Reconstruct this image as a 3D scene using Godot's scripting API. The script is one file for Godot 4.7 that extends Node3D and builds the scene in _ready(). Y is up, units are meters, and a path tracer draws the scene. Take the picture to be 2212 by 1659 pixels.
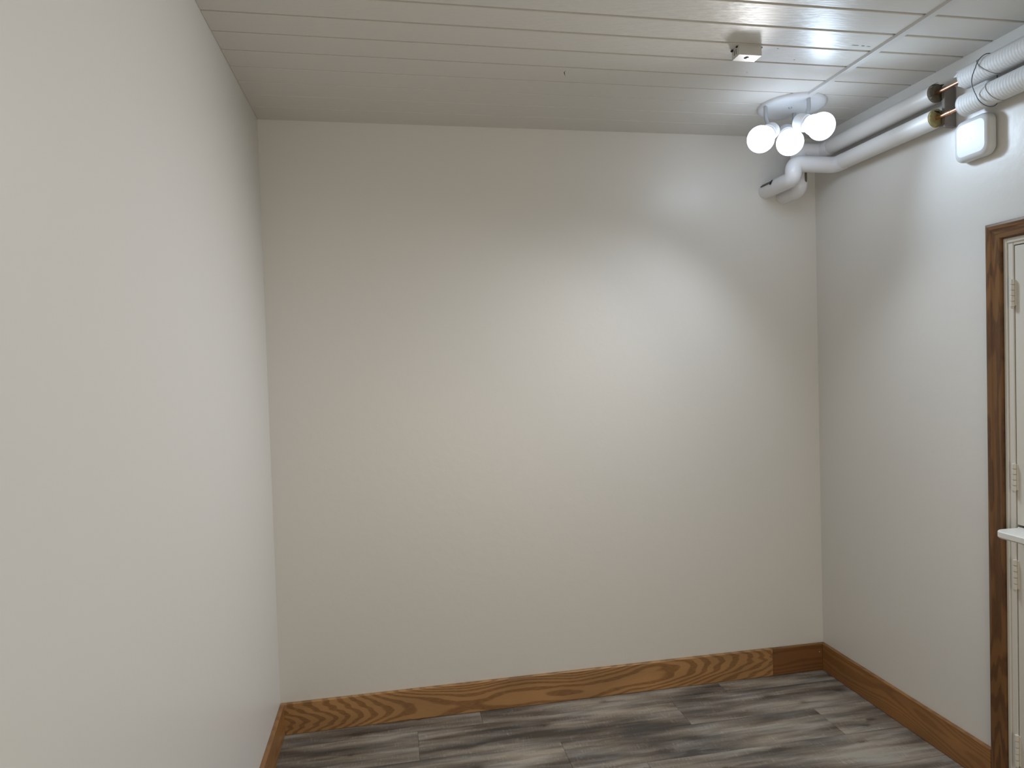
extends Node3D
# An empty basement room with white walls: oak baseboards, a board ceiling, a three-lamp ceiling light,
# insulated pipes along the right wall and the edge of a split door in an oak casing.

const W := 2.729      # room width (x)
const H := 2.76       # ceiling height (y)
const D := 4.4        # room length (z), the far wall is at z = 0
const T := 0.12       # wall thickness

var M := {}
var lamp_energy := [2.0, 1.35, 0.40]
var lamp_cone := [67.5, 70.0, 75.0]
var glow_energy := 3.5
var unseen_panel_energy := 1.72  # strength of the unseen light behind the viewer
var lamp_axis := [Vector3(-0.56, -0.69, 0.51), Vector3(-0.46, -0.80, 0.34), Vector3(-0.05, -0.50, 0.86)]


# ---------------------------------------------------------------- helpers
func tag(o: Node, label := "", category := "", group := "", kind := "") -> Node:
	if label: o.set_meta("label", label)
	if category: o.set_meta("category", category)
	if group: o.set_meta("group", group)
	if kind: o.set_meta("kind", kind)
	return o

func put(called: String, mesh: Mesh, mat: Material, parent: Node = self, at := Vector3.ZERO) -> MeshInstance3D:
	var o := MeshInstance3D.new()
	o.name = numbered(called, parent)
	o.mesh = mesh
	if mat: o.material_override = mat
	o.cast_shadow = GeometryInstance3D.SHADOW_CASTING_SETTING_ON
	parent.add_child(o, true)
	o.position = at
	return o

func numbered(called: String, parent: Node) -> String:
	if not parent.has_node(NodePath(called)): return called
	var n := 1
	while parent.has_node(NodePath("%s_%03d" % [called, n])): n += 1
	return "%s_%03d" % [called, n]

func base(called: String, at := Vector3.ZERO) -> Node3D:
	var o := Node3D.new()
	o.name = numbered(called, self)
	add_child(o, true)
	o.position = at
	return o

func tri(st: SurfaceTool, a: Vector3, b: Vector3, c: Vector3, out: Vector3, uv = null):
	var n := (b - a).cross(c - a)
	var pts := [a, b, c]
	if n.dot(out) > 0.0: pts = [a, c, b]      # clockwise seen from outside
	for p in pts:
		st.set_normal(out)
		if uv != null: st.set_uv(uv.call(p, out))
		st.add_vertex(p)

func quad(st: SurfaceTool, a: Vector3, b: Vector3, c: Vector3, d: Vector3, out: Vector3, uv = null):
	tri(st, a, b, c, out, uv)
	tri(st, a, c, d, out, uv)

# a box from lo to hi with chamfered edges, added to st
func add_box(st: SurfaceTool, lo: Vector3, hi: Vector3, b := 0.0, uv = null):
	var c := (lo + hi) * 0.5
	var e := (hi - lo) * 0.5
	b = minf(b, minf(e.x, minf(e.y, e.z)) * 0.95)
	var at = func(k: Vector3, full: int) -> Vector3:
		var v := Vector3()
		for i in 3: v[i] = k[i] * (e[i] if i == full else e[i] - b)
		return c + v
	for i in 3:
		var j := (i + 1) % 3
		var l := (i + 2) % 3
		for s in [-1.0, 1.0]:
			var out := Vector3(); out[i] = s
			var ks := []
			for q in [[-1, -1], [1, -1], [1, 1], [-1, 1]]:
				var k := Vector3(); k[i] = s; k[j] = q[0]; k[l] = q[1]
				ks.append(at.call(k, i))
			quad(st, ks[0], ks[1], ks[2], ks[3], out, uv)
			if b > 0.0:
				for s2 in [-1.0, 1.0]:     # the edge between faces i and j
					var k0 := Vector3(); k0[i] = s; k0[j] = s2; k0[l] = -1
					var k1 := k0; k1[l] = 1
					var o2 := Vector3(); o2[i] = s; o2[j] = s2
					quad(st, at.call(k0, i), at.call(k1, i), at.call(k1, j), at.call(k0, j), o2.normalized(), uv)
	if b > 0.0:
		for sx in [-1.0, 1.0]:
			for sy in [-1.0, 1.0]:
				for sz in [-1.0, 1.0]:
					var k := Vector3(sx, sy, sz)
					tri(st, at.call(k, 0), at.call(k, 1), at.call(k, 2), k.normalized(), uv)

func begin() -> SurfaceTool:
	var st := SurfaceTool.new()
	st.begin(Mesh.PRIMITIVE_TRIANGLES)
	return st

func box(lo: Vector3, hi: Vector3, b := 0.0, uv = null) -> ArrayMesh:
	var st := begin()
	add_box(st, lo, hi, b, uv)
	return st.commit()

# several boxes in one mesh: [lo, hi, lo, hi ...]
func boxes(list: Array, b := 0.0) -> ArrayMesh:
	var st := begin()
	for i in range(0, list.size(), 2): add_box(st, list[i], list[i + 1], b)
	return st.commit()

# grid of rings -> smooth surface; rings: Array of PackedVector3Array of equal size, closed round
func add_rings(st: SurfaceTool, rings: Array, caps := true, mids := []):
	var n: int = rings[0].size()
	var cen := []
	for r in rings:
		var c := Vector3()
		for p in r: c += p
		cen.append(c / n)
	var nor := []
	for i in rings.size():
		var a: int = maxi(i - 1, 0)
		var b: int = mini(i + 1, rings.size() - 1)
		var row := []
		for k in n:
			var along: Vector3 = rings[b][k] - rings[a][k]
			var round_: Vector3 = rings[i][(k + 1) % n] - rings[i][(k + n - 1) % n]
			var v := along.cross(round_)
			if v.length() < 1e-12: v = rings[i][k] - cen[i]
			v = v.normalized()
			row.append(v)
		nor.append(row)
	# decide the outward sign once, on the widest ring
	var sgn := 0.0
	for i in rings.size():
		for k in n: sgn += (nor[i][k] as Vector3).dot(rings[i][k] - cen[i])
	sgn = 1.0 if sgn >= 0.0 else -1.0
	for i in rings.size() - 1:
		for k in n:
			var k2 := (k + 1) % n
			var f := [[i, k], [i, k2], [i + 1, k2], [i + 1, k]]
			var p := f.map(func(q): return rings[q[0]][q[1]])
			var m := f.map(func(q): return (nor[q[0]][q[1]] as Vector3) * sgn)
			for t in [[0, 1, 2], [0, 2, 3]]:
				var g: Vector3 = (p[t[1]] - p[t[0]]).cross(p[t[2]] - p[t[0]])
				if g.length() < 1e-14: continue
				var order = t if g.dot(m[t[0]] + m[t[1]] + m[t[2]]) < 0.0 else [t[0], t[2], t[1]]
				for q in order:
					st.set_normal(m[q]); st.add_vertex(p[q])
	if caps:
		for e in [0, rings.size() - 1]:
			var o: Vector3 = (cen[0] - cen[1]) if e == 0 else (cen[e] - cen[e - 1])
			if o.length() < 1e-9: continue
			for k in n:
				tri(st, cen[e], rings[e][k], rings[e][(k + 1) % n], o.normalized())

# a tube along a path; radius is a number or an Array, one per point
func add_tube(st: SurfaceTool, path: Array, radius, seg := 20, caps := true):
	var rings := []
	var t0: Vector3 = (path[1] - path[0]).normalized()
	var u := t0.cross(Vector3.UP if absf(t0.y) < 0.9 else Vector3.RIGHT).normalized()
	for i in path.size():
		var t: Vector3 = (path[mini(i + 1, path.size() - 1)] - path[maxi(i - 1, 0)]).normalized()
		u = (u - t * u.dot(t)).normalized()
		var v := t.cross(u)
		var r: float = radius[i] if radius is Array else radius
		var ring := PackedVector3Array()
		for k in seg:
			var a := TAU * k / seg
			ring.append(path[i] + (u * cos(a) + v * sin(a)) * r)
		rings.append(ring)
	add_rings(st, rings, caps)

func tube(path: Array, radius, seg := 20, caps := true) -> ArrayMesh:
	var st := begin()
	add_tube(st, path, radius, seg, caps)
	return st.commit()

# profile points (radius, height) turned round an axis
func lathe(profile: Array, origin: Vector3, axis: Vector3, seg := 40, caps := true) -> ArrayMesh:
	var st := begin()
	var u := axis.cross(Vector3.UP if absf(axis.y) < 0.9 else Vector3.RIGHT).normalized()
	var v := axis.cross(u)
	var rings := []
	for p in profile:
		var ring := PackedVector3Array()
		for k in seg:
			var a := TAU * k / seg
			ring.append(origin + axis * p.y + (u * cos(a) + v * sin(a)) * maxf(p.x, 1e-4))
		rings.append(ring)
	add_rings(st, rings, caps)
	return st.commit()

# corners rounded with a radius each
func rounded(pts: Array, r: float, n := 8) -> Array:
	var out := [pts[0]]
	for i in range(1, pts.size() - 1):
		var a: Vector3 = (pts[i - 1] - pts[i]).normalized()
		var b: Vector3 = (pts[i + 1] - pts[i]).normalized()
		var p0: Vector3 = pts[i] + a * r
		var p2: Vector3 = pts[i] + b * r
		for k in n + 1:
			var t := float(k) / n
			out.append(p0.lerp(pts[i], t).lerp((pts[i] as Vector3).lerp(p2, t), t))
	out.append(pts[-1])
	return out

# ---------------------------------------------------------------- textures
func noise(seed_: int, freq: float, oct := 3) -> FastNoiseLite:
	var n := FastNoiseLite.new()
	n.noise_type = FastNoiseLite.TYPE_SIMPLEX_SMOOTH
	n.seed = seed_
	n.frequency = freq
	n.fractal_type = FastNoiseLite.FRACTAL_FBM
	n.fractal_octaves = oct
	return n

# flat-sawn oak: u along the board, v across it; chevrons towards the ends, long flames between
func oak_image(seed_: int, w: int, h: int, length: float, ends: float, lines: float, light: Color, dark: Color) -> ImageTexture:
	var im := Image.create(w, h, true, Image.FORMAT_RGB8)
	var low := noise(seed_, 1.0, 2)
	var mid := noise(seed_ + 1, 1.0, 2)
	var fine := noise(seed_ + 2, 1.0, 2)
	for x in w:
		var X := length * x / w
		var e := 2.0 * x / w - 1.0
		var depth := ends * pow(absf(e), 3.0) * signf(e) + 1.7 * low.get_noise_2d(X * 0.9, 7.0)
		var yc := 0.45 + 0.45 * low.get_noise_2d(X * 0.7, 31.0)
		var bend := e * e
		for y in h:
			var Y := float(y) / h
			var t := depth + lines * (Y - yc) * (Y - yc) * (1.0 - 0.5 * bend)
			t += 0.75 * mid.get_noise_2d(X * 1.5, Y * 0.9) + 0.16 * mid.get_noise_2d(X * 6.0 + 50.0, Y * 2.6)
			t += 0.75 * bend * mid.get_noise_2d(X * 1.2 + 9.0, Y * 2.6)
			var f := fposmod(t, 1.0)
			var band := smoothstep(0.42, 0.60, f) * (1.0 - smoothstep(0.90, 1.0, f))
			var pore := fine.get_noise_2d(X * 22.0, Y * 60.0)
			band = clampf(band * (0.75 + 0.8 * pore) + 0.30 * maxf(pore, 0.0), 0.0, 1.0)
			var c := light.lerp(dark, band)
			c = c * (1.0 + 0.10 * low.get_noise_2d(X * 2.0 + 9.0, Y * 0.8) + 0.07 * pore)
			im.set_pixel(x, y, Color(c.r, c.g, c.b))
	im.generate_mipmaps()
	return ImageTexture.create_from_image(im)

# worn grey-brown plank print
func plank_image(seed_: int, w: int, h: int, bias: float) -> ImageTexture:
	var im := Image.create(w, h, true, Image.FORMAT_RGB8)
	var broad := noise(seed_, 1.0, 3)
	var streak := noise(seed_ + 1, 1.0, 3)
	var saw := noise(seed_ + 2, 1.0, 2)
	var rng := RandomNumberGenerator.new()
	rng.seed = seed_
	var knots := []
	for i in 3: knots.append([rng.randf_range(0.08, 1.12), rng.randf_range(0.03, 0.2), rng.randf_range(0.008, 0.02)])
	var dark := Color(0.275, 0.252, 0.23)
	var mid := Color(0.455, 0.425, 0.388)
	var pale := Color(0.63, 0.60, 0.555)
	for x in w:
		var X := 1.213 * x / w
		for y in h:
			var Y := 0.228 * y / h
			var k := 0.0
			var pull := 0.0
			for q in knots:
				var dx: float = (X - q[0]) * 0.42
				var dy: float = Y - q[1]
				var d := sqrt(dx * dx + dy * dy) / float(q[2])
				k += exp(-d * d * 0.9) * (0.75 + 0.5 * saw.get_noise_2d(X * 60.0, Y * 160.0))
				pull += exp(-d * d * 0.12) * signf(dy) * 0.012
			var Yp := Y + pull + 0.004 * broad.get_noise_2d(X * 5.0, 3.0)
			var v := 0.50 + bias + 0.85 * broad.get_noise_2d(X * 1.1, Yp * 7.5)
			v += 0.24 * streak.get_noise_2d(X * 3.0, Yp * 34.0)
			v += 0.11 * streak.get_noise_2d(X * 14.0, Yp * 150.0)
			var s := saw.get_noise_2d(X * 95.0, Y * 16.0) * saw.get_noise_2d(X * 6.0 + 40.0, Y * 18.0)
			v += maxf(0.0, s) * 0.55
			v = clampf(v - k * 0.65, 0.0, 1.0)
			var c := dark.lerp(mid, v * 2.0) if v < 0.5 else mid.lerp(pale, v * 2.0 - 1.0)
			var cool := 0.022 * broad.get_noise_2d(X * 3.0 + 70.0, Y * 9.0)
			im.set_pixel(x, y, Color(c.r - cool, c.g, c.b + cool))
	im.generate_mipmaps()
	return ImageTexture.create_from_image(im)

func bump_tex(seed_: int, freq: float, strength: float, oct := 4) -> NoiseTexture2D:
	var t := NoiseTexture2D.new()
	t.width = 512; t.height = 512
	t.seamless = true
	t.as_normal_map = true
	t.bump_strength = strength
	t.noise = noise(seed_, freq, oct)
	return t

func mat(c: Color, rough: float, metal := 0.0, spec := 0.5) -> StandardMaterial3D:
	var m := StandardMaterial3D.new()
	m.albedo_color = c
	m.roughness = rough
	m.metallic = metal
	m.metallic_specular = spec
	return m

func relief(m: StandardMaterial3D, tex: Texture2D, scale: Vector3, amount := 1.0) -> StandardMaterial3D:
	m.normal_enabled = true
	m.normal_texture = tex
	m.normal_scale = amount
	m.uv1_triplanar = true
	m.uv1_world_triplanar = true
	m.uv1_scale = scale
	return m

func textured(t: Texture2D, rough: float, spec := 0.5) -> StandardMaterial3D:
	var m := mat(Color.WHITE, rough, 0.0, spec)
	m.albedo_texture = t
	return m

# ---------------------------------------------------------------- the scene
func _ready():
	camera_and_light()
	materials()
	shell()
	floor_planks()
	ceiling_planks()
	baseboards()
	door()
	lamp()
	raceway()
	bracket()
	pipes()
	sensor_box()

func camera_and_light():
	var cam := Camera3D.new()
	cam.name = "camera"
	add_child(cam)
	cam.fov = 59.4
	cam.near = 0.05
	var yaw := -0.1799
	var pitch := -0.0265
	var roll := -0.0297
	cam.transform = Transform3D(Basis(Vector3.UP, yaw) * Basis(Vector3.RIGHT, pitch) * Basis(Vector3.BACK, roll), Vector3(0.5353, 1.6353, 3.1573))
	cam.current = true
	var we := WorldEnvironment.new()
	we.name = "environment"
	var e := Environment.new()
	e.background_mode = Environment.BG_COLOR
	e.background_color = Color(0.02, 0.02, 0.022)
	e.tonemap_mode = Environment.TONE_MAPPER_LINEAR
	e.tonemap_exposure = 1.0
	e.sdfgi_enabled = true
	e.ssao_enabled = true
	e.ssil_enabled = true
	we.environment = e
	add_child(we)

	# unseen source behind the viewer, placed to light the walls ahead
	var q := AreaLight3D.new()
	q.name = "unseen_panel_light"
	add_child(q)
	q.area_size = Vector2(2.2, 1.3)
	q.position = Vector3(1.36, 0.82, D - 0.055)
	q.light_color = Color(1.0, 0.95, 0.87)
	q.light_energy = unseen_panel_energy
	q.area_range = 12.0
	q.area_attenuation = 2.0
	q.shadow_enabled = true

func materials():
	M.wall = relief(mat(Color(0.86, 0.853, 0.835), 0.36, 0.0, 0.5), bump_tex(3, 0.02, 3.0), Vector3.ONE * 1.6, 0.10)
	M.ceiling = relief(mat(Color(0.82, 0.812, 0.79), 0.42, 0.0, 0.45), bump_tex(5, 0.03, 5.0), Vector3(0.6, 1.2, 5.0), 0.13)
	M.backing = mat(Color(0.72, 0.70, 0.67), 0.7)
	M.hall = mat(Color(0.6, 0.58, 0.55), 0.8)
	M.oak_long = textured(oak_image(11, 2048, 144, 2.44, 9.0, 9.0, Color(0.675, 0.515, 0.34), Color(0.50, 0.355, 0.215)), 0.38)
	M.oak_plain = textured(oak_image(23, 2048, 144, 2.44, 3.0, 13.0, Color(0.595, 0.425, 0.25), Color(0.51, 0.35, 0.195)), 0.38)
	M.oak_dark = textured(oak_image(37, 1024, 144, 1.2, 1.0, 11.0, Color(0.50, 0.345, 0.20), Color(0.425, 0.28, 0.155)), 0.36)
	M.oak_casing = textured(oak_image(51, 2048, 96, 2.2, 3.0, 3.0, Color(0.45, 0.315, 0.18), Color(0.325, 0.21, 0.115)), 0.34)
	M.plank = []
	var bias := [0.10, -0.13, 0.06, 0.0, -0.05]
	for i in 5: M.plank.append(textured(plank_image(100 + i * 7, 1024, 192, bias[i]), 0.46, 0.45))
	M.subfloor = mat(Color(0.12, 0.11, 0.10), 0.9)
	M.paint = mat(Color(0.83, 0.815, 0.78), 0.35)
	M.shelf = mat(Color(0.87, 0.87, 0.85), 0.3)
	M.lamp_white = mat(Color(0.86, 0.87, 0.88), 0.3)
	M.raceway = mat(Color(0.80, 0.80, 0.79), 0.4)
	M.plate = mat(Color(0.80, 0.81, 0.82), 0.55)
	M.steel = mat(Color(0.72, 0.73, 0.75), 0.38, 0.75)
	M.chip = mat(Color(0.34, 0.33, 0.31), 0.8)
	M.slot = mat(Color(0.06, 0.055, 0.05), 0.8)
	M.glow = mat(Color(0.9, 0.92, 0.95), 0.4)
	M.glow.emission_enabled = true
	M.glow.emission = Color(0.86, 0.92, 1.0)
	M.glow.emission_energy_multiplier = glow_energy
	M.sleeve = relief(mat(Color(0.83, 0.825, 0.815), 0.42), bump_tex(8, 0.03, 3.0), Vector3.ONE * 5.0, 0.15)
	M.elbow = mat(Color(0.87, 0.87, 0.88), 0.22)
	M.jacket = relief(mat(Color(0.84, 0.845, 0.845), 0.55), bump_tex(9, 0.12, 6.0), Vector3.ONE * 9.0, 0.35)
	M.copper = mat(Color(0.93, 0.72, 0.60), 0.27, 1.0)
	M.foam = relief(mat(Color(0.63, 0.59, 0.42), 0.95), bump_tex(12, 0.12, 8.0), Vector3.ONE * 12.0, 0.9)
	M.foam_dark = relief(mat(Color(0.42, 0.40, 0.35), 0.95), bump_tex(13, 0.12, 8.0), Vector3.ONE * 12.0, 0.9)
	M.fibre = relief(mat(Color(0.42, 0.40, 0.33), 0.95), bump_tex(14, 0.12, 8.0), Vector3.ONE * 14.0, 0.9)
	M.wire = mat(Color(0.42, 0.43, 0.45), 0.45, 0.6)
	M.seam = mat(Color(0.60, 0.61, 0.62), 0.7)
	M.clamp = mat(Color(0.47, 0.44, 0.41), 0.7)
	M.plastic = relief(mat(Color(0.81, 0.815, 0.815), 0.4), bump_tex(15, 0.2, 2.0), Vector3.ONE * 8.0, 0.1)
	M.plastic_back = mat(Color(0.62, 0.615, 0.60), 0.6)

func shell():
	var o: Node
	o = put("wall_back", box(Vector3(-T, -0.1, -T), Vector3(W + T, H + 0.1, 0.0)), M.wall)
	tag(o, "bare white painted wall straight ahead, above the long oak baseboard", "wall", "", "structure")
	o = put("wall_left", box(Vector3(-T, -0.1, 0.0), Vector3(0.0, H + 0.1, D)), M.wall)
	tag(o, "bare white painted wall close by on the left", "wall", "", "structure")
	o = put("wall_front", box(Vector3(-T, -0.1, D), Vector3(W + T, H + 0.1, D + T)), M.wall)
	tag(o, "white painted wall behind the viewer", "wall", "", "structure")
	var wi := base("window_1", Vector3(1.36, 0.82, D))  # out of view; glowing panel placed to light the left and far walls
	tag(wi, "wide low glowing panel in a white frame, out of view behind the viewer, lighting the room", "window", "", "structure")
	put("unseen_panel_frame", boxes([Vector3(-1.19, -0.74, -0.045), Vector3(1.19, -0.67, 0), Vector3(-1.19, 0.67, -0.045), Vector3(1.19, 0.74, 0),
		Vector3(-1.19, -0.67, -0.045), Vector3(-1.12, 0.67, 0), Vector3(1.12, -0.67, -0.045), Vector3(1.19, 0.67, 0), Vector3(-0.395, -0.67, -0.04), Vector3(-0.355, 0.67, 0), Vector3(0.355, -0.67, -0.04), Vector3(0.395, 0.67, 0)], 0.003), M.paint, wi)
	var gl := mat(Color(0.9, 0.9, 0.88), 0.5)  # glowing face of the unseen source
	gl.emission_enabled = true
	gl.emission = Color(1.0, 0.95, 0.87)
	gl.emission_energy_multiplier = 1.0
	for x in [-0.7575, 0.0, 0.7575]:
		put("unseen_panel_face", box(Vector3(x - 0.355, -0.67, -0.012), Vector3(x + 0.355, 0.67, -0.006)), gl, wi)
	# the right wall, with its door opening
	o = put("wall_right", boxes([
		Vector3(W, -0.1, 0.0), Vector3(W + T, H + 0.1, 1.068),
		Vector3(W, 2.053, 1.068), Vector3(W + T, H + 0.1, 2.012),
		Vector3(W, -0.1, 2.012), Vector3(W + T, H + 0.1, D)]), M.wall)
	tag(o, "white painted wall on the right, carrying the pipes and the door", "wall", "", "structure")

func floor_planks():
	var fl := put("floor", box(Vector3(-T, -0.12, -T), Vector3(W + T + 0.5, -0.006, D + T)), M.subfloor)
	tag(fl, "grey brown weathered wood-look plank floor", "floor", "", "structure")
	var rng := RandomNumberGenerator.new()
	rng.seed = 5
	var starts := [0.905, 0.607, 0.0, 0.305, 0.74, 0.18, 1.02, 0.47, 0.83, 0.12]
	var z := -0.103
	var row := 0
	var tones := [[0, 2, 1], [0, 1, 2], [2, 2, 4, 3], [3, 4, 0]]     # pale and dark planks as they lie by the far wall
	while z < D:
		var z0 := maxf(z, 0.0)
		var z1 := minf(z + 0.228, D)
		var x: float = starts[row % starts.size()] - 1.213
		if row >= starts.size(): x += 0.31 - (0.6 if x > -0.4 else 0.0)
		var n := 0
		while x < W:
			var x0 := maxf(x, 0.0)
			var x1 := minf(x + 1.213, W)
			if x1 - x0 > 0.02:
				var ox := x
				var oz := z
				var flip := rng.randf() < 0.5
				var uv := func(p: Vector3, _n: Vector3) -> Vector2:
					var u := (p.x - ox) / 1.213
					var v := (p.z - oz) / 0.228
					return Vector2(1.0 - u, 1.0 - v) if flip else Vector2(u, v)
				put("plank", box(Vector3(x0 + 0.0003, -0.006, z0 + 0.0003), Vector3(x1 - 0.0003, 0.0, z1 - 0.0003), 0.0008, uv), M.plank[tones[row][mini(n, tones[row].size() - 1)] if row < 4 else (row * 3 + n * 2) % 5], fl)
			x += 1.213
			n += 1
		z += 0.228
		row += 1

func ceiling_planks():
	var ce := put("ceiling", box(Vector3(-T, H + 0.012, -T), Vector3(W + T, H + 0.13, D + T)), M.backing)
	tag(ce, "white painted board ceiling with dark grooves between the boards", "ceiling", "", "structure")
	var seams := [[0.148, 0.0012], [0.275, 0.0022], [0.402, 0.0040], [0.530, 0.0055], [0.660, 0.0075], [0.790, 0.0085], [0.919, 0.0100], [1.045, 0.0105], [1.180, 0.0105]]
	var z := 1.3085
	while z < D - 0.05:
		seams.append([z, 0.0105])
		z += 0.1285
	seams.append([D, 0.0])
	var a := 0.0
	for s in seams:
		var w: float = s[1]
		put("ceiling_board", box(Vector3(0, H, a), Vector3(W, H + 0.012, s[0] - w * 0.5), 0.0015), M.ceiling, ce)
		a = s[0] + w * 0.5
	# a split and some nail dents in the old paint
	var st := begin()
	tri(st, Vector3(1.236, H - 0.0004, 0.618), Vector3(1.239, H - 0.0004, 0.619), Vector3(1.251, H - 0.0004, 0.584), Vector3.DOWN)
	tri(st, Vector3(1.241, H - 0.0004, 0.640), Vector3(1.238, H - 0.0004, 0.619), Vector3(1.2355, H - 0.0004, 0.619), Vector3.DOWN)
	put("paint_crack", st.commit(), M.slot, ce)
	var chip := begin()
	for q in [[2.236, 0.956, 0.016, 0.0016], [2.268, 0.9555, 0.007, 0.0022], [2.292, 0.954, 0.009, 0.0012], [1.964, 0.899, 0.003, 0.0022], [2.080, 0.823, 0.003, 0.0022], [1.956, 0.700, 0.0022, 0.0018]]:
		var c := Vector3(q[0], H - 0.0004, q[1])
		var n := 7
		for k in n:
			var a0 := TAU * k / n
			var a1 := TAU * (k + 1) / n
			tri(chip, c, c + Vector3(cos(a0) * q[2], 0, sin(a0) * q[3]), c + Vector3(cos(a1) * q[2], 0, sin(a1) * q[3]), Vector3.DOWN)
	put("paint_chips", chip.commit(), M.chip, ce)

func board_uv(axis: int, length: float, off: float, h: float, flip := false) -> Callable:
	return func(p: Vector3, _n: Vector3) -> Vector2:
		var u: float = (p[axis] - off) / length
		var across := p.y / h if axis != 1 else p.z / h
		var deep: float = (p.x if axis == 2 else p.z) * 0.35 if axis != 1 else p.x * 4.0
		return Vector2(1.0 - u if flip else u, 1.0 - across + deep)

func baseboards():
	var h := 0.1416
	var t := 0.0183
	var bb := base("baseboard_back")
	tag(bb, "oak baseboard along the far wall, bold swirling grain", "baseboard", "", "structure")
	var o := put("board", box(Vector3(0.0, 0, 0), Vector3(2.430, h, t), 0.0025, board_uv(0, 2.44, 0.0, h)), M.oak_long, bb)
	o = put("board", box(Vector3(2.430, 0, 0), Vector3(W, h - 0.001, t - 0.0008), 0.0025, board_uv(0, 1.2, 2.1, h)), M.oak_dark, bb)
	tag(o, "short darker piece of oak in the right corner")
	o = put("baseboard_left", box(Vector3(0, 0, t), Vector3(t, h, D), 0.0025, board_uv(2, 2.44, 0.0, h)), M.oak_plain)
	tag(o, "oak baseboard along the left wall, only its end in view", "baseboard", "", "structure")
	o = put("baseboard_right", box(Vector3(W - t, 0, t), Vector3(W, h, 1.0195), 0.0025, board_uv(2, 2.44, -0.5, h, true)), M.oak_plain)
	tag(o, "oak baseboard along the right wall, running up to the door casing", "baseboard", "", "structure")
	var nail := lathe([Vector2(0.0022, 0.0), Vector2(0.002, 0.0008), Vector2(0.0, 0.001)], Vector3.ZERO, Vector3.BACK, 10)
	put("nail_hole", nail, M.lamp_white, bb, Vector3(2.695, 0.098, t - 0.0006))

func door():
	# oak casing: a moulded board up the side, another across the head, mitred
	var tr := base("trim_1", Vector3.ZERO)
	tag(tr, "dark oak casing round the white door on the right wall", "door casing", "", "structure")
	var prof := [Vector2(0.0, 0.0), Vector2(0.0, 0.0165), Vector2(0.0025, 0.0195), Vector2(0.010, 0.021), Vector2(0.022, 0.0205), Vector2(0.028, 0.0175), Vector2(0.036, 0.0165), Vector2(0.055, 0.016), Vector2(0.0585, 0.0140), Vector2(0.060, 0.0)]
	put("casing_side", casing(prof, [Vector3(W, 0.0, 1.020), Vector3(W, 2.101, 1.020)], Vector3(0, 0, 1), 0.0, -1.0), M.oak_casing, tr)
	put("casing_head", casing(prof, [Vector3(W, 2.101, 1.020), Vector3(W, 2.101, 2.060)], Vector3(0, -1, 0), 1.0, -1.0), M.oak_casing, tr)
	put("casing_side", casing(prof, [Vector3(W, 0.0, 2.060), Vector3(W, 2.101, 2.060)], Vector3(0, 0, -1), 0.0, -1.0), M.oak_casing, tr)
	# painted frame
	var d := base("door_1", Vector3.ZERO)
	tag(d, "white painted split door with a shelf, edge of it in view at the right", "door", "", "structure")
	var y1 := 2.012
	put("door_frame", boxes([
		Vector3(W - 0.001, 0.0, 1.070), Vector3(W + T, 2.050, 1.1165),
		Vector3(W - 0.001, y1, 1.1165), Vector3(W + T, 2.050, 1.964),
		Vector3(W - 0.001, 0.0, 1.964), Vector3(W + T, 2.050, 2.010)], 0.002), M.paint, d)
	put("frame_bead", boxes([
		Vector3(W - 0.005, 0.0, 1.0802), Vector3(W, y1 + 0.028, 1.0950),
		Vector3(W - 0.005, y1 + 0.010, 1.0950), Vector3(W, y1 + 0.028, 1.985)], 0.002), M.paint, d)
	var up := put("upper_leaf", box(Vector3(W + 0.001, 1.014, 1.1195), Vector3(W + 0.043, y1 - 0.003, 1.961), 0.002), M.paint, d)
	var low := put("lower_leaf", box(Vector3(W + 0.001, 0.008, 1.1195), Vector3(W + 0.043, 1.006, 1.961), 0.002), M.paint, d)
	put("hall_closure", box(Vector3(W + T, -0.1, 0.9), Vector3(W + T + 0.04, 2.2, 2.2)), M.hall, d)
	# the shelf on the lower leaf, corners rounded
	var st := begin()
	var ring := PackedVector2Array()
	var x0 := W - 0.108
	for p in [[x0 + 0.03, 1.128 + 0.03, PI, 1.5 * PI], [x0 + 0.03, 1.955 - 0.03, 0.5 * PI, PI]]:
		var part := []
		for k in 9:
			var a: float = lerpf(p[2], p[3], k / 8.0)
			part.append(Vector2(p[0] + 0.03 * cos(a), p[1] + 0.03 * sin(a)))
		if p[2] == 0.5 * PI: part.reverse()
		else: part.reverse()
		for q in part: ring.append(q)
	var outl := [Vector2(W + 0.001, 1.128)]
	for q in ring: outl.append(q)
	outl.append(Vector2(W + 0.001, 1.955))
	slab(st, outl, 0.981, 1.006, 0.004)
	put("door_shelf", st.commit(), M.shelf, low)
	# hinges: five knuckles each on a leaf plate
	for y in [[1.793, 1.891], [1.135, 1.235], [0.778, 0.888], [0.132, 0.249]]:
		var hinge := put("hinge", boxes([Vector3(W - 0.004, y[0] + 0.004, 1.1105), Vector3(W + 0.002, y[1] - 0.004, 1.1185), Vector3(W - 0.002, y[0] + 0.004, 1.1185), Vector3(W + 0.003, y[1] - 0.004, 1.126)], 0.0006), M.paint, d)
		var each: float = (y[1] - y[0]) / 5.0
		for k in 5:
			var a: float = y[0] + each * k + 0.0007
			put("knuckle", lathe([Vector2(0.0, 0.0), Vector2(0.0062, 0.0), Vector2(0.0068, 0.0008), Vector2(0.0068, each - 0.0022), Vector2(0.0062, each - 0.0014), Vector2(0.0, each - 0.0014)], Vector3(W - 0.006, a, 1.1165), Vector3.UP, 16, false), M.paint, hinge)
		put("pin_tip", lathe([Vector2(0.0, -0.007), Vector2(0.003, -0.006), Vector2(0.0055, 0.0)], Vector3(W - 0.006, y[0], 1.1165), Vector3.UP, 12), M.paint, hinge)

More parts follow.
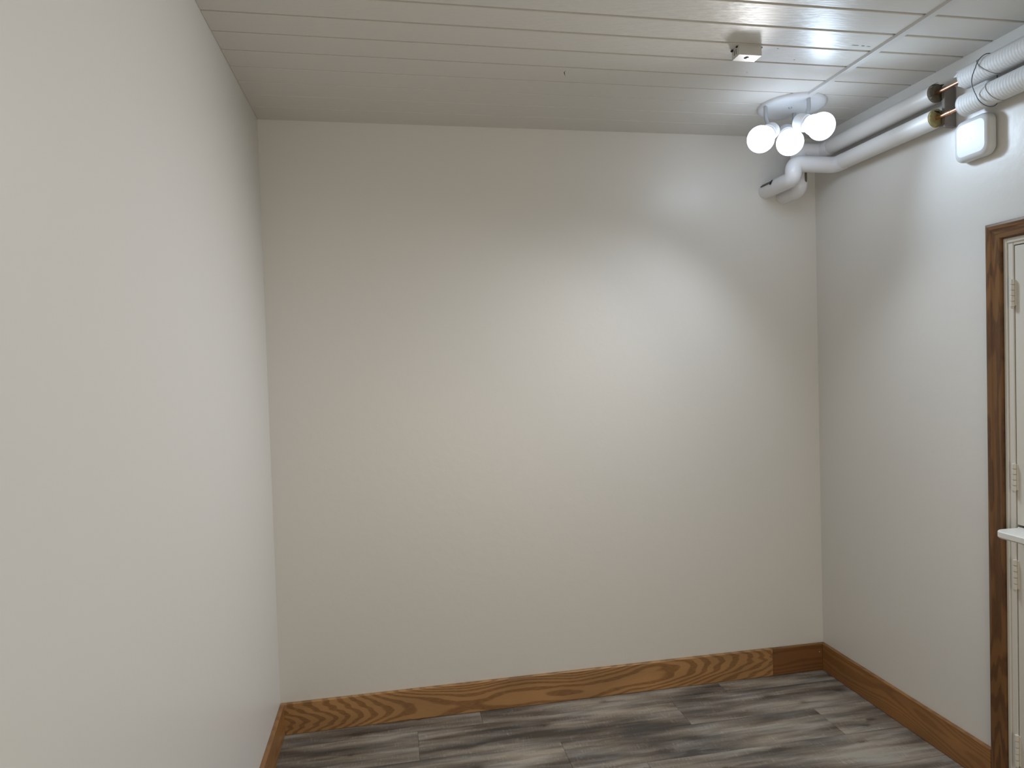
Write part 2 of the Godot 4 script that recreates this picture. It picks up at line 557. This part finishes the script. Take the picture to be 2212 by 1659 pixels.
# a horizontal slab with a given outline (x, z), its long edges eased
func slab(st: SurfaceTool, outl: Array, y0: float, y1: float, b: float):
	var c := Vector2()
	for p in outl: c += p
	c /= outl.size()
	var loops := []
	for lv in [[y0, b], [y0 + b, 0.0], [y1 - b, 0.0], [y1, b]]:
		var lp := PackedVector3Array()
		for p in outl:
			var q: Vector2 = p + (c - p).normalized() * lv[1]
			lp.append(Vector3(q.x, lv[0], q.y))
		loops.append(lp)
	var n := outl.size()
	for i in 3:
		for k in n:
			var k2 := (k + 1) % n
			var mid: Vector3 = (loops[i][k] + loops[i][k2] + loops[i + 1][k] + loops[i + 1][k2]) / 4.0
			var e: Vector3 = loops[1][k2] - loops[1][k]
			var out := Vector3(e.z, 0, -e.x)
			if out.length() < 1e-9: continue
			out = out.normalized()
			if out.dot(mid - Vector3(c.x, mid.y, c.y)) < 0.0: out = -out
			if i == 0: out = (out + Vector3.DOWN).normalized()
			if i == 2: out = (out + Vector3.UP).normalized()
			quad(st, loops[i][k], loops[i][k2], loops[i + 1][k2], loops[i + 1][k], out)
	for e in [0, 3]:
		for k in n:
			tri(st, Vector3(c.x, loops[e][0].y, c.y), loops[e][k], loops[e][(k + 1) % n], Vector3.DOWN if e == 0 else Vector3.UP)

# a moulding along a line on the wall x = W; prof = (across, out of the wall), mitre 0: only the far end, 1: both
func casing(prof: Array, line: Array, across: Vector3, mitre: float, out_sign: float) -> ArrayMesh:
	var st := begin()
	var along: Vector3 = (line[1] - line[0]).normalized()
	var length: float = line[0].distance_to(line[1])
	var a := []
	var b := []
	for p in prof:
		var q: Vector3 = across * p.x + Vector3(out_sign, 0, 0) * p.y
		a.append(line[0] + q + along * (p.x if mitre > 0.5 else 0.0))
		b.append(line[1] + q - along * p.x)
	var uv := func(p: Vector3, _n: Vector3) -> Vector2:
		return Vector2((p - line[0]).dot(along) / 2.2, 0.03 + (p - line[0]).dot(across) / 0.063 + (W - p.x) * 2.0)
	var c := Vector2(0.03, 0.008)
	for i in prof.size():
		var j := (i + 1) % prof.size()
		var e: Vector2 = prof[j] - prof[i]
		var nn := Vector2(e.y, -e.x).normalized()
		if nn.dot((prof[i] + prof[j]) * 0.5 - c) < 0.0: nn = -nn
		quad(st, a[i], a[j], b[j], b[i], (across * nn.x + Vector3(out_sign, 0, 0) * nn.y).normalized(), uv)
	for i in range(1, prof.size() - 1):
		tri(st, a[0], a[i], a[i + 1], -along, uv)
		tri(st, b[0], b[i], b[i + 1], along, uv)
	return st.commit()

# ---------------------------------------------------------------- things
func lamp():
	var at := Vector3(2.337, H, 0.408)
	var L := base("ceiling_light", at)
	tag(L, "round white ceiling light with three glowing flood lamps near the right corner", "ceiling light")
	put("base_plate", lathe([Vector2(0.144, 0.0), Vector2(0.144, 0.006), Vector2(0.141, 0.012), Vector2(0.135, 0.0175), Vector2(0.124, 0.0205), Vector2(0.11, 0.022), Vector2(0.0, 0.022)], Vector3.ZERO, Vector3.DOWN, 64), M.plate, L)
	put("screw", lathe([Vector2(0.0075, 0.0), Vector2(0.007, 0.003), Vector2(0.004, 0.0055), Vector2(0.0, 0.006)], Vector3(-0.025, -0.022, 0.027), Vector3.DOWN, 16), M.steel, L)
	# how the sockets point (the light itself leaves the round bulbs along lamp_axis)
	var heads := [
		[Vector3(2.204, 2.738, 0.418), Vector3(2.128, 2.571, 0.50), Vector3(-0.75, -0.52, 0.45)],
		[Vector3(2.371, 2.738, 0.373), Vector3(2.279, 2.569, 0.48), Vector3(-0.30, -0.66, 0.70)],
		[Vector3(2.336, 2.738, 0.533), Vector3(2.348, 2.598, 0.60), Vector3(0.36, -0.44, 0.80)]]
	for n_head in 3:
		var h = heads[n_head]
		var top: Vector3 = h[0] - at
		var c: Vector3 = h[1] - at
		var ax: Vector3 = (h[2] as Vector3).normalized()
		var beam: Vector3 = (lamp_axis[n_head] as Vector3).normalized()
		var grip := c - ax * 0.102                     # where the stem joins the socket
		var foot := Vector3(top.x, -0.068, top.z)
		put("stem", tube(rounded([top + Vector3(0, 0.004, 0), foot, grip], 0.016, 5), 0.0082, 16), M.steel, L)
		put("socket", lathe([Vector2(0.0, -0.130), Vector2(0.020, -0.129), Vector2(0.030, -0.125), Vector2(0.0345, -0.117), Vector2(0.036, -0.106), Vector2(0.037, -0.078), Vector2(0.0355, -0.076), Vector2(0.0, -0.076)], c, ax, 40, false), M.lamp_white, L)
		put("lamp_neck", lathe([Vector2(0.0, -0.086), Vector2(0.031, -0.086), Vector2(0.032, -0.076), Vector2(0.0335, -0.066), Vector2(0.031, -0.064), Vector2(0.0, -0.066)], c, ax, 40, false), M.lamp_white, L)
		var dome := [Vector2(0.0, -0.0655), Vector2(0.0338, -0.0655), Vector2(0.0400, -0.052)]
		for k in range(0, 15):
			var a := lerpf(-0.62, PI / 2, k / 14.0)
			dome.append(Vector2(0.0565 * cos(a), 0.0565 * sin(a) * (0.9 if a > 0.0 else 1.0)))
		put("light_bulb", lathe(dome, c, ax, 48, false), M.glow, L)
		var s := SpotLight3D.new()
		s.name = "bulb_light"
		L.add_child(s, true)
		s.position = c + beam * 0.004
		s.look_at_from_position(L.global_position + s.position, L.global_position + s.position + beam, Vector3.UP)
		s.light_color = [Color(0.95, 0.945, 0.945), Color(0.90, 0.94, 0.985), Color(0.83, 0.915, 1.0)][n_head]
		s.light_energy = lamp_energy[n_head]
		s.light_size = 0.045
		s.spot_range = 12.0
		s.spot_attenuation = 2.0
		s.spot_angle = lamp_cone[n_head]
		s.spot_angle_attenuation = 0.9
		s.shadow_enabled = true

func raceway():
	var st := begin()
	var z0 := 0.530
	var prof := [Vector2(-0.0120, 0.0), Vector2(-0.0117, 0.0115), Vector2(-0.0105, 0.0125), Vector2(0.0105, 0.0125), Vector2(0.0117, 0.0115), Vector2(0.0120, 0.0)]
	var xc := 2.336
	for i in prof.size():
		var j := (i + 1) % prof.size()
		var e: Vector2 = prof[j] - prof[i]
		var n := Vector2(-e.y, e.x).normalized()
		if n.dot((prof[i] + prof[j]) * 0.5 - Vector2(0, 0.006)) < 0.0: n = -n
		var f := func(p: Vector2, z: float) -> Vector3: return Vector3(xc + p.x, H - p.y, z)
		quad(st, f.call(prof[i], z0), f.call(prof[j], z0), f.call(prof[j], D), f.call(prof[i], D), Vector3(n.x, -n.y, 0))
		for z in [z0, D]:
			tri(st, Vector3(xc, H - 0.006, z), f.call(prof[i], z), f.call(prof[j], z), Vector3(0, 0, -1 if z == z0 else 1))
	var o := put("cable_raceway", st.commit(), M.raceway)
	tag(o, "long narrow white cable raceway on the ceiling, running to the three-lamp light", "cable raceway")

func bracket():
	var x0 := 1.803
	var x1 := 1.892
	var z0 := 0.861
	var z1 := 0.914
	var t := 0.036
	var B := base("ceiling_block", Vector3((x0 + x1) / 2, H, (z0 + z1) / 2))
	tag(B, "small white rectangular block fixed to the ceiling boards, casting a shadow", "mounting block")
	var c := Vector3((x0 + x1) / 2, H, (z0 + z1) / 2)
	put("body", boxes([Vector3(x0, H - t, z0) - c, Vector3(x1, H, z1) - c], 0.0014), M.raceway, B)
	put("screw_hole", lathe([Vector2(0.0, 0.0), Vector2(0.0085, 0.0), Vector2(0.0085, 0.0006), Vector2(0.0, 0.0007)], Vector3(-0.004, -t, 0.004), Vector3.DOWN, 20, false), M.slot, B)
	put("screw_head", lathe([Vector2(0.0, 0.0), Vector2(0.005, 0.0), Vector2(0.004, 0.002), Vector2(0.0, 0.0025)], Vector3(-0.002, -t - 0.0004, 0.0055), Vector3.DOWN, 16, false), M.steel, B)
	for z in [-0.006, 0.006]:
		put("slot", box(Vector3(x0 - c.x - 0.0006, -0.026, z - 0.0018), Vector3(x0 - c.x + 0.002, -0.008, z + 0.0018)), M.fibre, B)
	put("dark_gap", box(Vector3(x0 - c.x - 0.007, -0.0075, -0.022), Vector3(x0 - c.x + 0.001, -0.0015, -0.014), 0.001), M.slot, B)  # dark box drawn for the black gap between block and ceiling
	put("dark_gap", box(Vector3(x0 - c.x - 0.004, -0.0065, 0.010), Vector3(x0 - c.x + 0.001, -0.0015, 0.018), 0.001), M.slot, B)
	put("dark_gap", box(Vector3(x1 - c.x - 0.001, -0.0065, 0.016), Vector3(x1 - c.x + 0.006, -0.0015, 0.022), 0.001), M.slot, B)

func ripple_path(a: Vector3, b: Vector3, r: float, pitch: float, amp: float) -> Array:
	var n := int(a.distance_to(b) / pitch * 4.0)
	var pts := []
	var rad := []
	for i in n + 1:
		pts.append(a.lerp(b, float(i) / n))
		rad.append(r + amp * cos(i * PI / 2))
	return [pts, rad]

# ragged cut end of a sleeve: a rough ring of foam round the copper tube
func cut_end(c: Vector3, r: float, seed_: int) -> ArrayMesh:
	var rng := RandomNumberGenerator.new()
	rng.seed = seed_
	var rings := []
	for row in [[1.0, -0.006], [0.985, 0.003], [0.80, 0.005], [0.55, 0.002], [0.30, -0.003], [0.16, -0.002]]:
		var ring := PackedVector3Array()
		for k in 28:
			var a := TAU * k / 28
			var rr: float = r * row[0] * (1.0 + rng.randf_range(-0.02, 0.02) * (0.3 if row[0] > 0.9 else 2.0))
			ring.append(c + Vector3(rr * cos(a), rr * sin(a), row[1] + rng.randf_range(-0.003, 0.003)))
		rings.append(ring)
	var st := begin()
	add_rings(st, rings, false)
	return st.commit()

func flap(a: Vector3, b: Vector3, tip: Vector3) -> ArrayMesh:
	var st := begin()
	var n := (b - a).cross(tip - a).normalized()
	var o := n * 0.0006
	tri(st, a + o, b + o, tip + o, n)
	tri(st, a - o, b - o, tip - o, -n)
	for e in [[a, b], [b, tip], [tip, a]]:
		quad(st, e[0] - o, e[1] - o, e[1] + o, e[0] + o, ((e[1] - e[0]) as Vector3).cross(n).normalized())
	return st.commit()

# a strip lying on a cylinder: the place where a sleeve gapes open
func gap_strip(a: Vector3, b: Vector3, r: float, towards: Vector3, half: float) -> ArrayMesh:
	var st := begin()
	var t := (b - a).normalized()
	var u := (towards - t * towards.dot(t)).normalized()
	var v := t.cross(u)
	var n := 6
	var m := 10
	for i in m:
		for k in n:
			var q := []
			for c in [[i, k], [i + 1, k], [i + 1, k + 1], [i, k + 1]]:
				var s: float = c[0] / float(m)
				var wide := half * minf(1.0, sqrt(maxf(0.0, 1.0 - pow(2.0 * s - 1.0, 6.0))) + 0.05)
				var ang := lerpf(-wide, wide, c[1] / float(n))
				q.append(a.lerp(b, s) + (u * cos(ang) + v * sin(ang)) * (r + 0.0006))
			var mid: Vector3 = (q[0] + q[2]) * 0.5
			var on := a + t * (mid - a).dot(t)
			quad(st, q[0], q[1], q[2], q[3], (mid - on).normalized())
	return st.commit()

func pipes():
	var X := W - 0.060
	var r := 0.0365
	# lower pipe: along the wall, round an offset of elbows and into the far wall
	var P := base("insulated_pipe", Vector3.ZERO)
	tag(P, "lower white insulated pipe on the right wall, bending into the far wall", "pipe")
	var y := 2.552
	put("sleeve", tube([Vector3(X, y, 0.285), Vector3(X, y, 0.5), Vector3(X, y, 0.846)], r, 32), M.sleeve, P)
	var e := rounded([Vector3(X, y, 0.305), Vector3(X, y, 0.240), Vector3(2.450, y + 0.001, 0.240), Vector3(2.450, 2.484, 0.240), Vector3(2.447, 2.484, 0.0)], 0.034, 10)
	put("elbow_cover", tube(e, r + 0.0012, 32), M.elbow, P)
	put("cut_end", cut_end(Vector3(X, y, 0.852), r - 0.0012, 4), M.foam, P)
	put("copper_tube", tube([Vector3(X, y, 0.80), Vector3(X, y, 0.91), Vector3(X, y, 1.02)], 0.0070, 16), M.copper, P)
	put("copper_coupling", tube([Vector3(X, y, 0.896), Vector3(X, y, 0.918)], 0.0082, 16), M.copper, P)
	var rp := ripple_path(Vector3(X, y, 0.979), Vector3(X, y, D), r + 0.0030, 0.0114, 0.0003)
	put("woven_jacket", tube(rp[0], rp[1], 24), M.jacket, P)
	put("jacket_seam", slant_ring(Vector3(X, y, 1.112), r + 0.0030, 0.0013, 0.5), M.seam, P)
	put("split", gap_strip(Vector3(2.447, 2.484, 0.012), Vector3(2.447, 2.484, 0.105), r + 0.0016, Vector3(-0.85, 0.52, 0), 0.20), M.fibre, P)
	put("split_mouth", gap_strip(Vector3(2.447, 2.484, 0.100), Vector3(2.447, 2.484, 0.118), r + 0.0022, Vector3(-0.85, 0.45, 0), 0.36), M.slot, P)
	put("torn_flap", flap(Vector3(X - 0.02, y + 0.030, 0.851), Vector3(X + 0.004, y + 0.0355, 0.851), Vector3(X + 0.004, y + 0.012, 0.866)), M.slot, P)
	put("torn_flap", flap(Vector3(X - 0.008, y - 0.034, 0.851), Vector3(X + 0.012, y - 0.033, 0.851), Vector3(X + 0.016, y - 0.030, 0.888)), M.fibre, P)
	# upper pipe
	var Q := base("insulated_pipe", Vector3.ZERO)
	tag(Q, "upper white insulated pipe, close under the ceiling along the right wall", "pipe")
	y = 2.649
	put("sleeve", tube([Vector3(X, y, 0.200), Vector3(X, y, 0.5), Vector3(X, y, 0.844)], r, 32), M.sleeve, Q)
	e = rounded([Vector3(X, y, 0.215), Vector3(X, y, 0.135), Vector3(2.547, y, 0.135), Vector3(2.547, 2.458, 0.140), Vector3(2.544, 2.458, 0.0)], 0.040, 10)
	put("elbow_cover", tube(e, r + 0.0012, 32), M.elbow, Q)
	put("cut_end", cut_end(Vector3(X, y, 0.850), r - 0.0012, 9), M.foam_dark, Q)
	put("copper_tube", tube([Vector3(X, y, 0.80), Vector3(X, y, 0.91), Vector3(X, y, 1.02)], 0.0070, 16), M.copper, Q)
	rp = ripple_path(Vector3(X, y, 0.988), Vector3(X, y, D), r + 0.0030, 0.0114, 0.0003)
	put("woven_jacket", tube(rp[0], rp[1], 24), M.jacket, Q)
	put("jacket_seam", slant_ring(Vector3(X, y, 1.085), r + 0.0030, 0.0013, 0.85), M.seam, Q)
	put("split", gap_strip(Vector3(2.547, 2.545, 0.138), Vector3(2.547, 2.486, 0.138), r + 0.0020, Vector3(0.35, 0, 0.95), 0.22), M.fibre, Q)
	for f in [[-0.75, 0.026, 0.0], [-0.1, 0.018, 0.01], [0.5, 0.022, -0.006], [1.2, 0.03, 0.004], [2.4, 0.015, 0.0]]:
		var a: float = PI / 2 + f[0]
		var rr := r + 0.002
		put("torn_flap", flap(Vector3(X + rr * cos(a - 0.3), y + rr * sin(a - 0.3), 0.989), Vector3(X + rr * cos(a + 0.3), y + rr * sin(a + 0.3), 0.989), Vector3(X + rr * 0.86 * cos(a) + f[2], y + rr * 0.86 * sin(a), 0.989 - f[1])), M.jacket, Q)
	for f in [[-0.6, 0.02], [0.35, 0.026], [1.0, 0.018], [2.2, 0.014]]:
		var a: float = PI / 2 + f[0]
		put("torn_edge", flap(Vector3(X + r * cos(a - 0.2), y + r * sin(a - 0.2), 0.848), Vector3(X + r * cos(a + 0.2), y + r * sin(a + 0.2), 0.848), Vector3(X + r * 0.95 * cos(a), y + r * 0.95 * sin(a), 0.848 + f[1])), M.foam_dark, Q)
	# hanger plate behind the bare copper
	var hb := base("pipe_hanger", Vector3(W, 2.60, 0.872))
	tag(hb, "drab upright pipe hanger on the right wall, behind the bare copper tubes", "pipe hanger")
	put("plate", box(Vector3(-0.050, -0.090, -0.0095), Vector3(0.0, 0.066, 0.0095), 0.003), M.clamp, hb)
	for yy in [2.552 - 2.60, 2.649 - 2.60]:
		put("clip_arm", box(Vector3(-0.0527, yy - 0.005, -0.007), Vector3(-0.048, yy + 0.005, 0.007), 0.001), M.clamp, hb)
	# a loop of wire round both jackets
	var pts := []
	for k in 21:                     # over the upper jacket, from right to left
		var a := PI * k / 20
		pts.append(Vector3(X + 0.0450 * cos(a), 2.649 + 0.0450 * sin(a), 1.074 + 0.014 * sin(a)))
	for k in range(1, 8):            # down the open side, standing a little off the pipes
		var f := k / 8.0
		pts.append(Vector3(X - 0.0450 - 0.011 * sin(f * PI), 2.649 - 0.097 * f, 1.074 - 0.006 * sin(f * PI)))
	for k in 21:
		var a := PI + PI * k / 20
		pts.append(Vector3(X + 0.0450 * cos(a), 2.552 + 0.0450 * sin(a), 1.074 - 0.014 * sin(a)))
	pts.append(pts[0])
	var o := put("wire_tie", tube(pts, 0.0016, 8, false), M.wire)
	tag(o, "thin dark wire looped round both woven pipe jackets", "wire")

# a ring round a pipe that runs along z, its foot leaning towards +z
func slant_ring(c: Vector3, r: float, t: float, lean: float) -> ArrayMesh:
	var pts := []
	for k in 41:
		var a := TAU * k / 40
		pts.append(c + Vector3(cos(a) * r, sin(a) * r, -lean * r * sin(a)))
	return tube(pts, t, 8, false)

func sensor_box():
	var c := Vector3(W, 2.431, 0.984)
	var S := base("wall_box", c)
	tag(S, "square white plastic box with rounded corners on the wall under the pipes", "wall box")
	put("back_plate", pillow([[0.0, 0.066, 0.022], [0.010, 0.066, 0.022]]), M.plastic_back, S)
	put("cover", pillow([[0.008, 0.0765, 0.032], [0.012, 0.0785, 0.034], [0.024, 0.0785, 0.034], [0.031, 0.0770, 0.033], [0.037, 0.072, 0.030], [0.0405, 0.065, 0.026], [0.0415, 0.060, 0.022]]), M.plastic, S)
	var st := begin()
	add_box(st, Vector3(-0.0420, -0.004, -0.005), Vector3(-0.0412, 0.004, 0.005), 0.0003)
	put("embossed_mark", st.commit(), M.plastic, S)

# rounded-square loops stacked out of the wall: [out, half size, corner radius]
func pillow(levels: Array) -> ArrayMesh:
	var st := begin()
	var rings := []
	for l in levels:
		var ring := PackedVector3Array()
		for q in [[1, 1, 0.0], [-1, 1, 0.5 * PI], [-1, -1, PI], [1, -1, 1.5 * PI]]:
			for k in 9:
				var a: float = q[2] + k / 8.0 * PI / 2
				ring.append(Vector3(-l[0], q[1] * (l[1] - l[2]) * 0.97 + l[2] * sin(a), q[0] * (l[1] - l[2]) + l[2] * cos(a)))
		rings.append(ring)
	add_rings(st, rings, true)
	return st.commit()
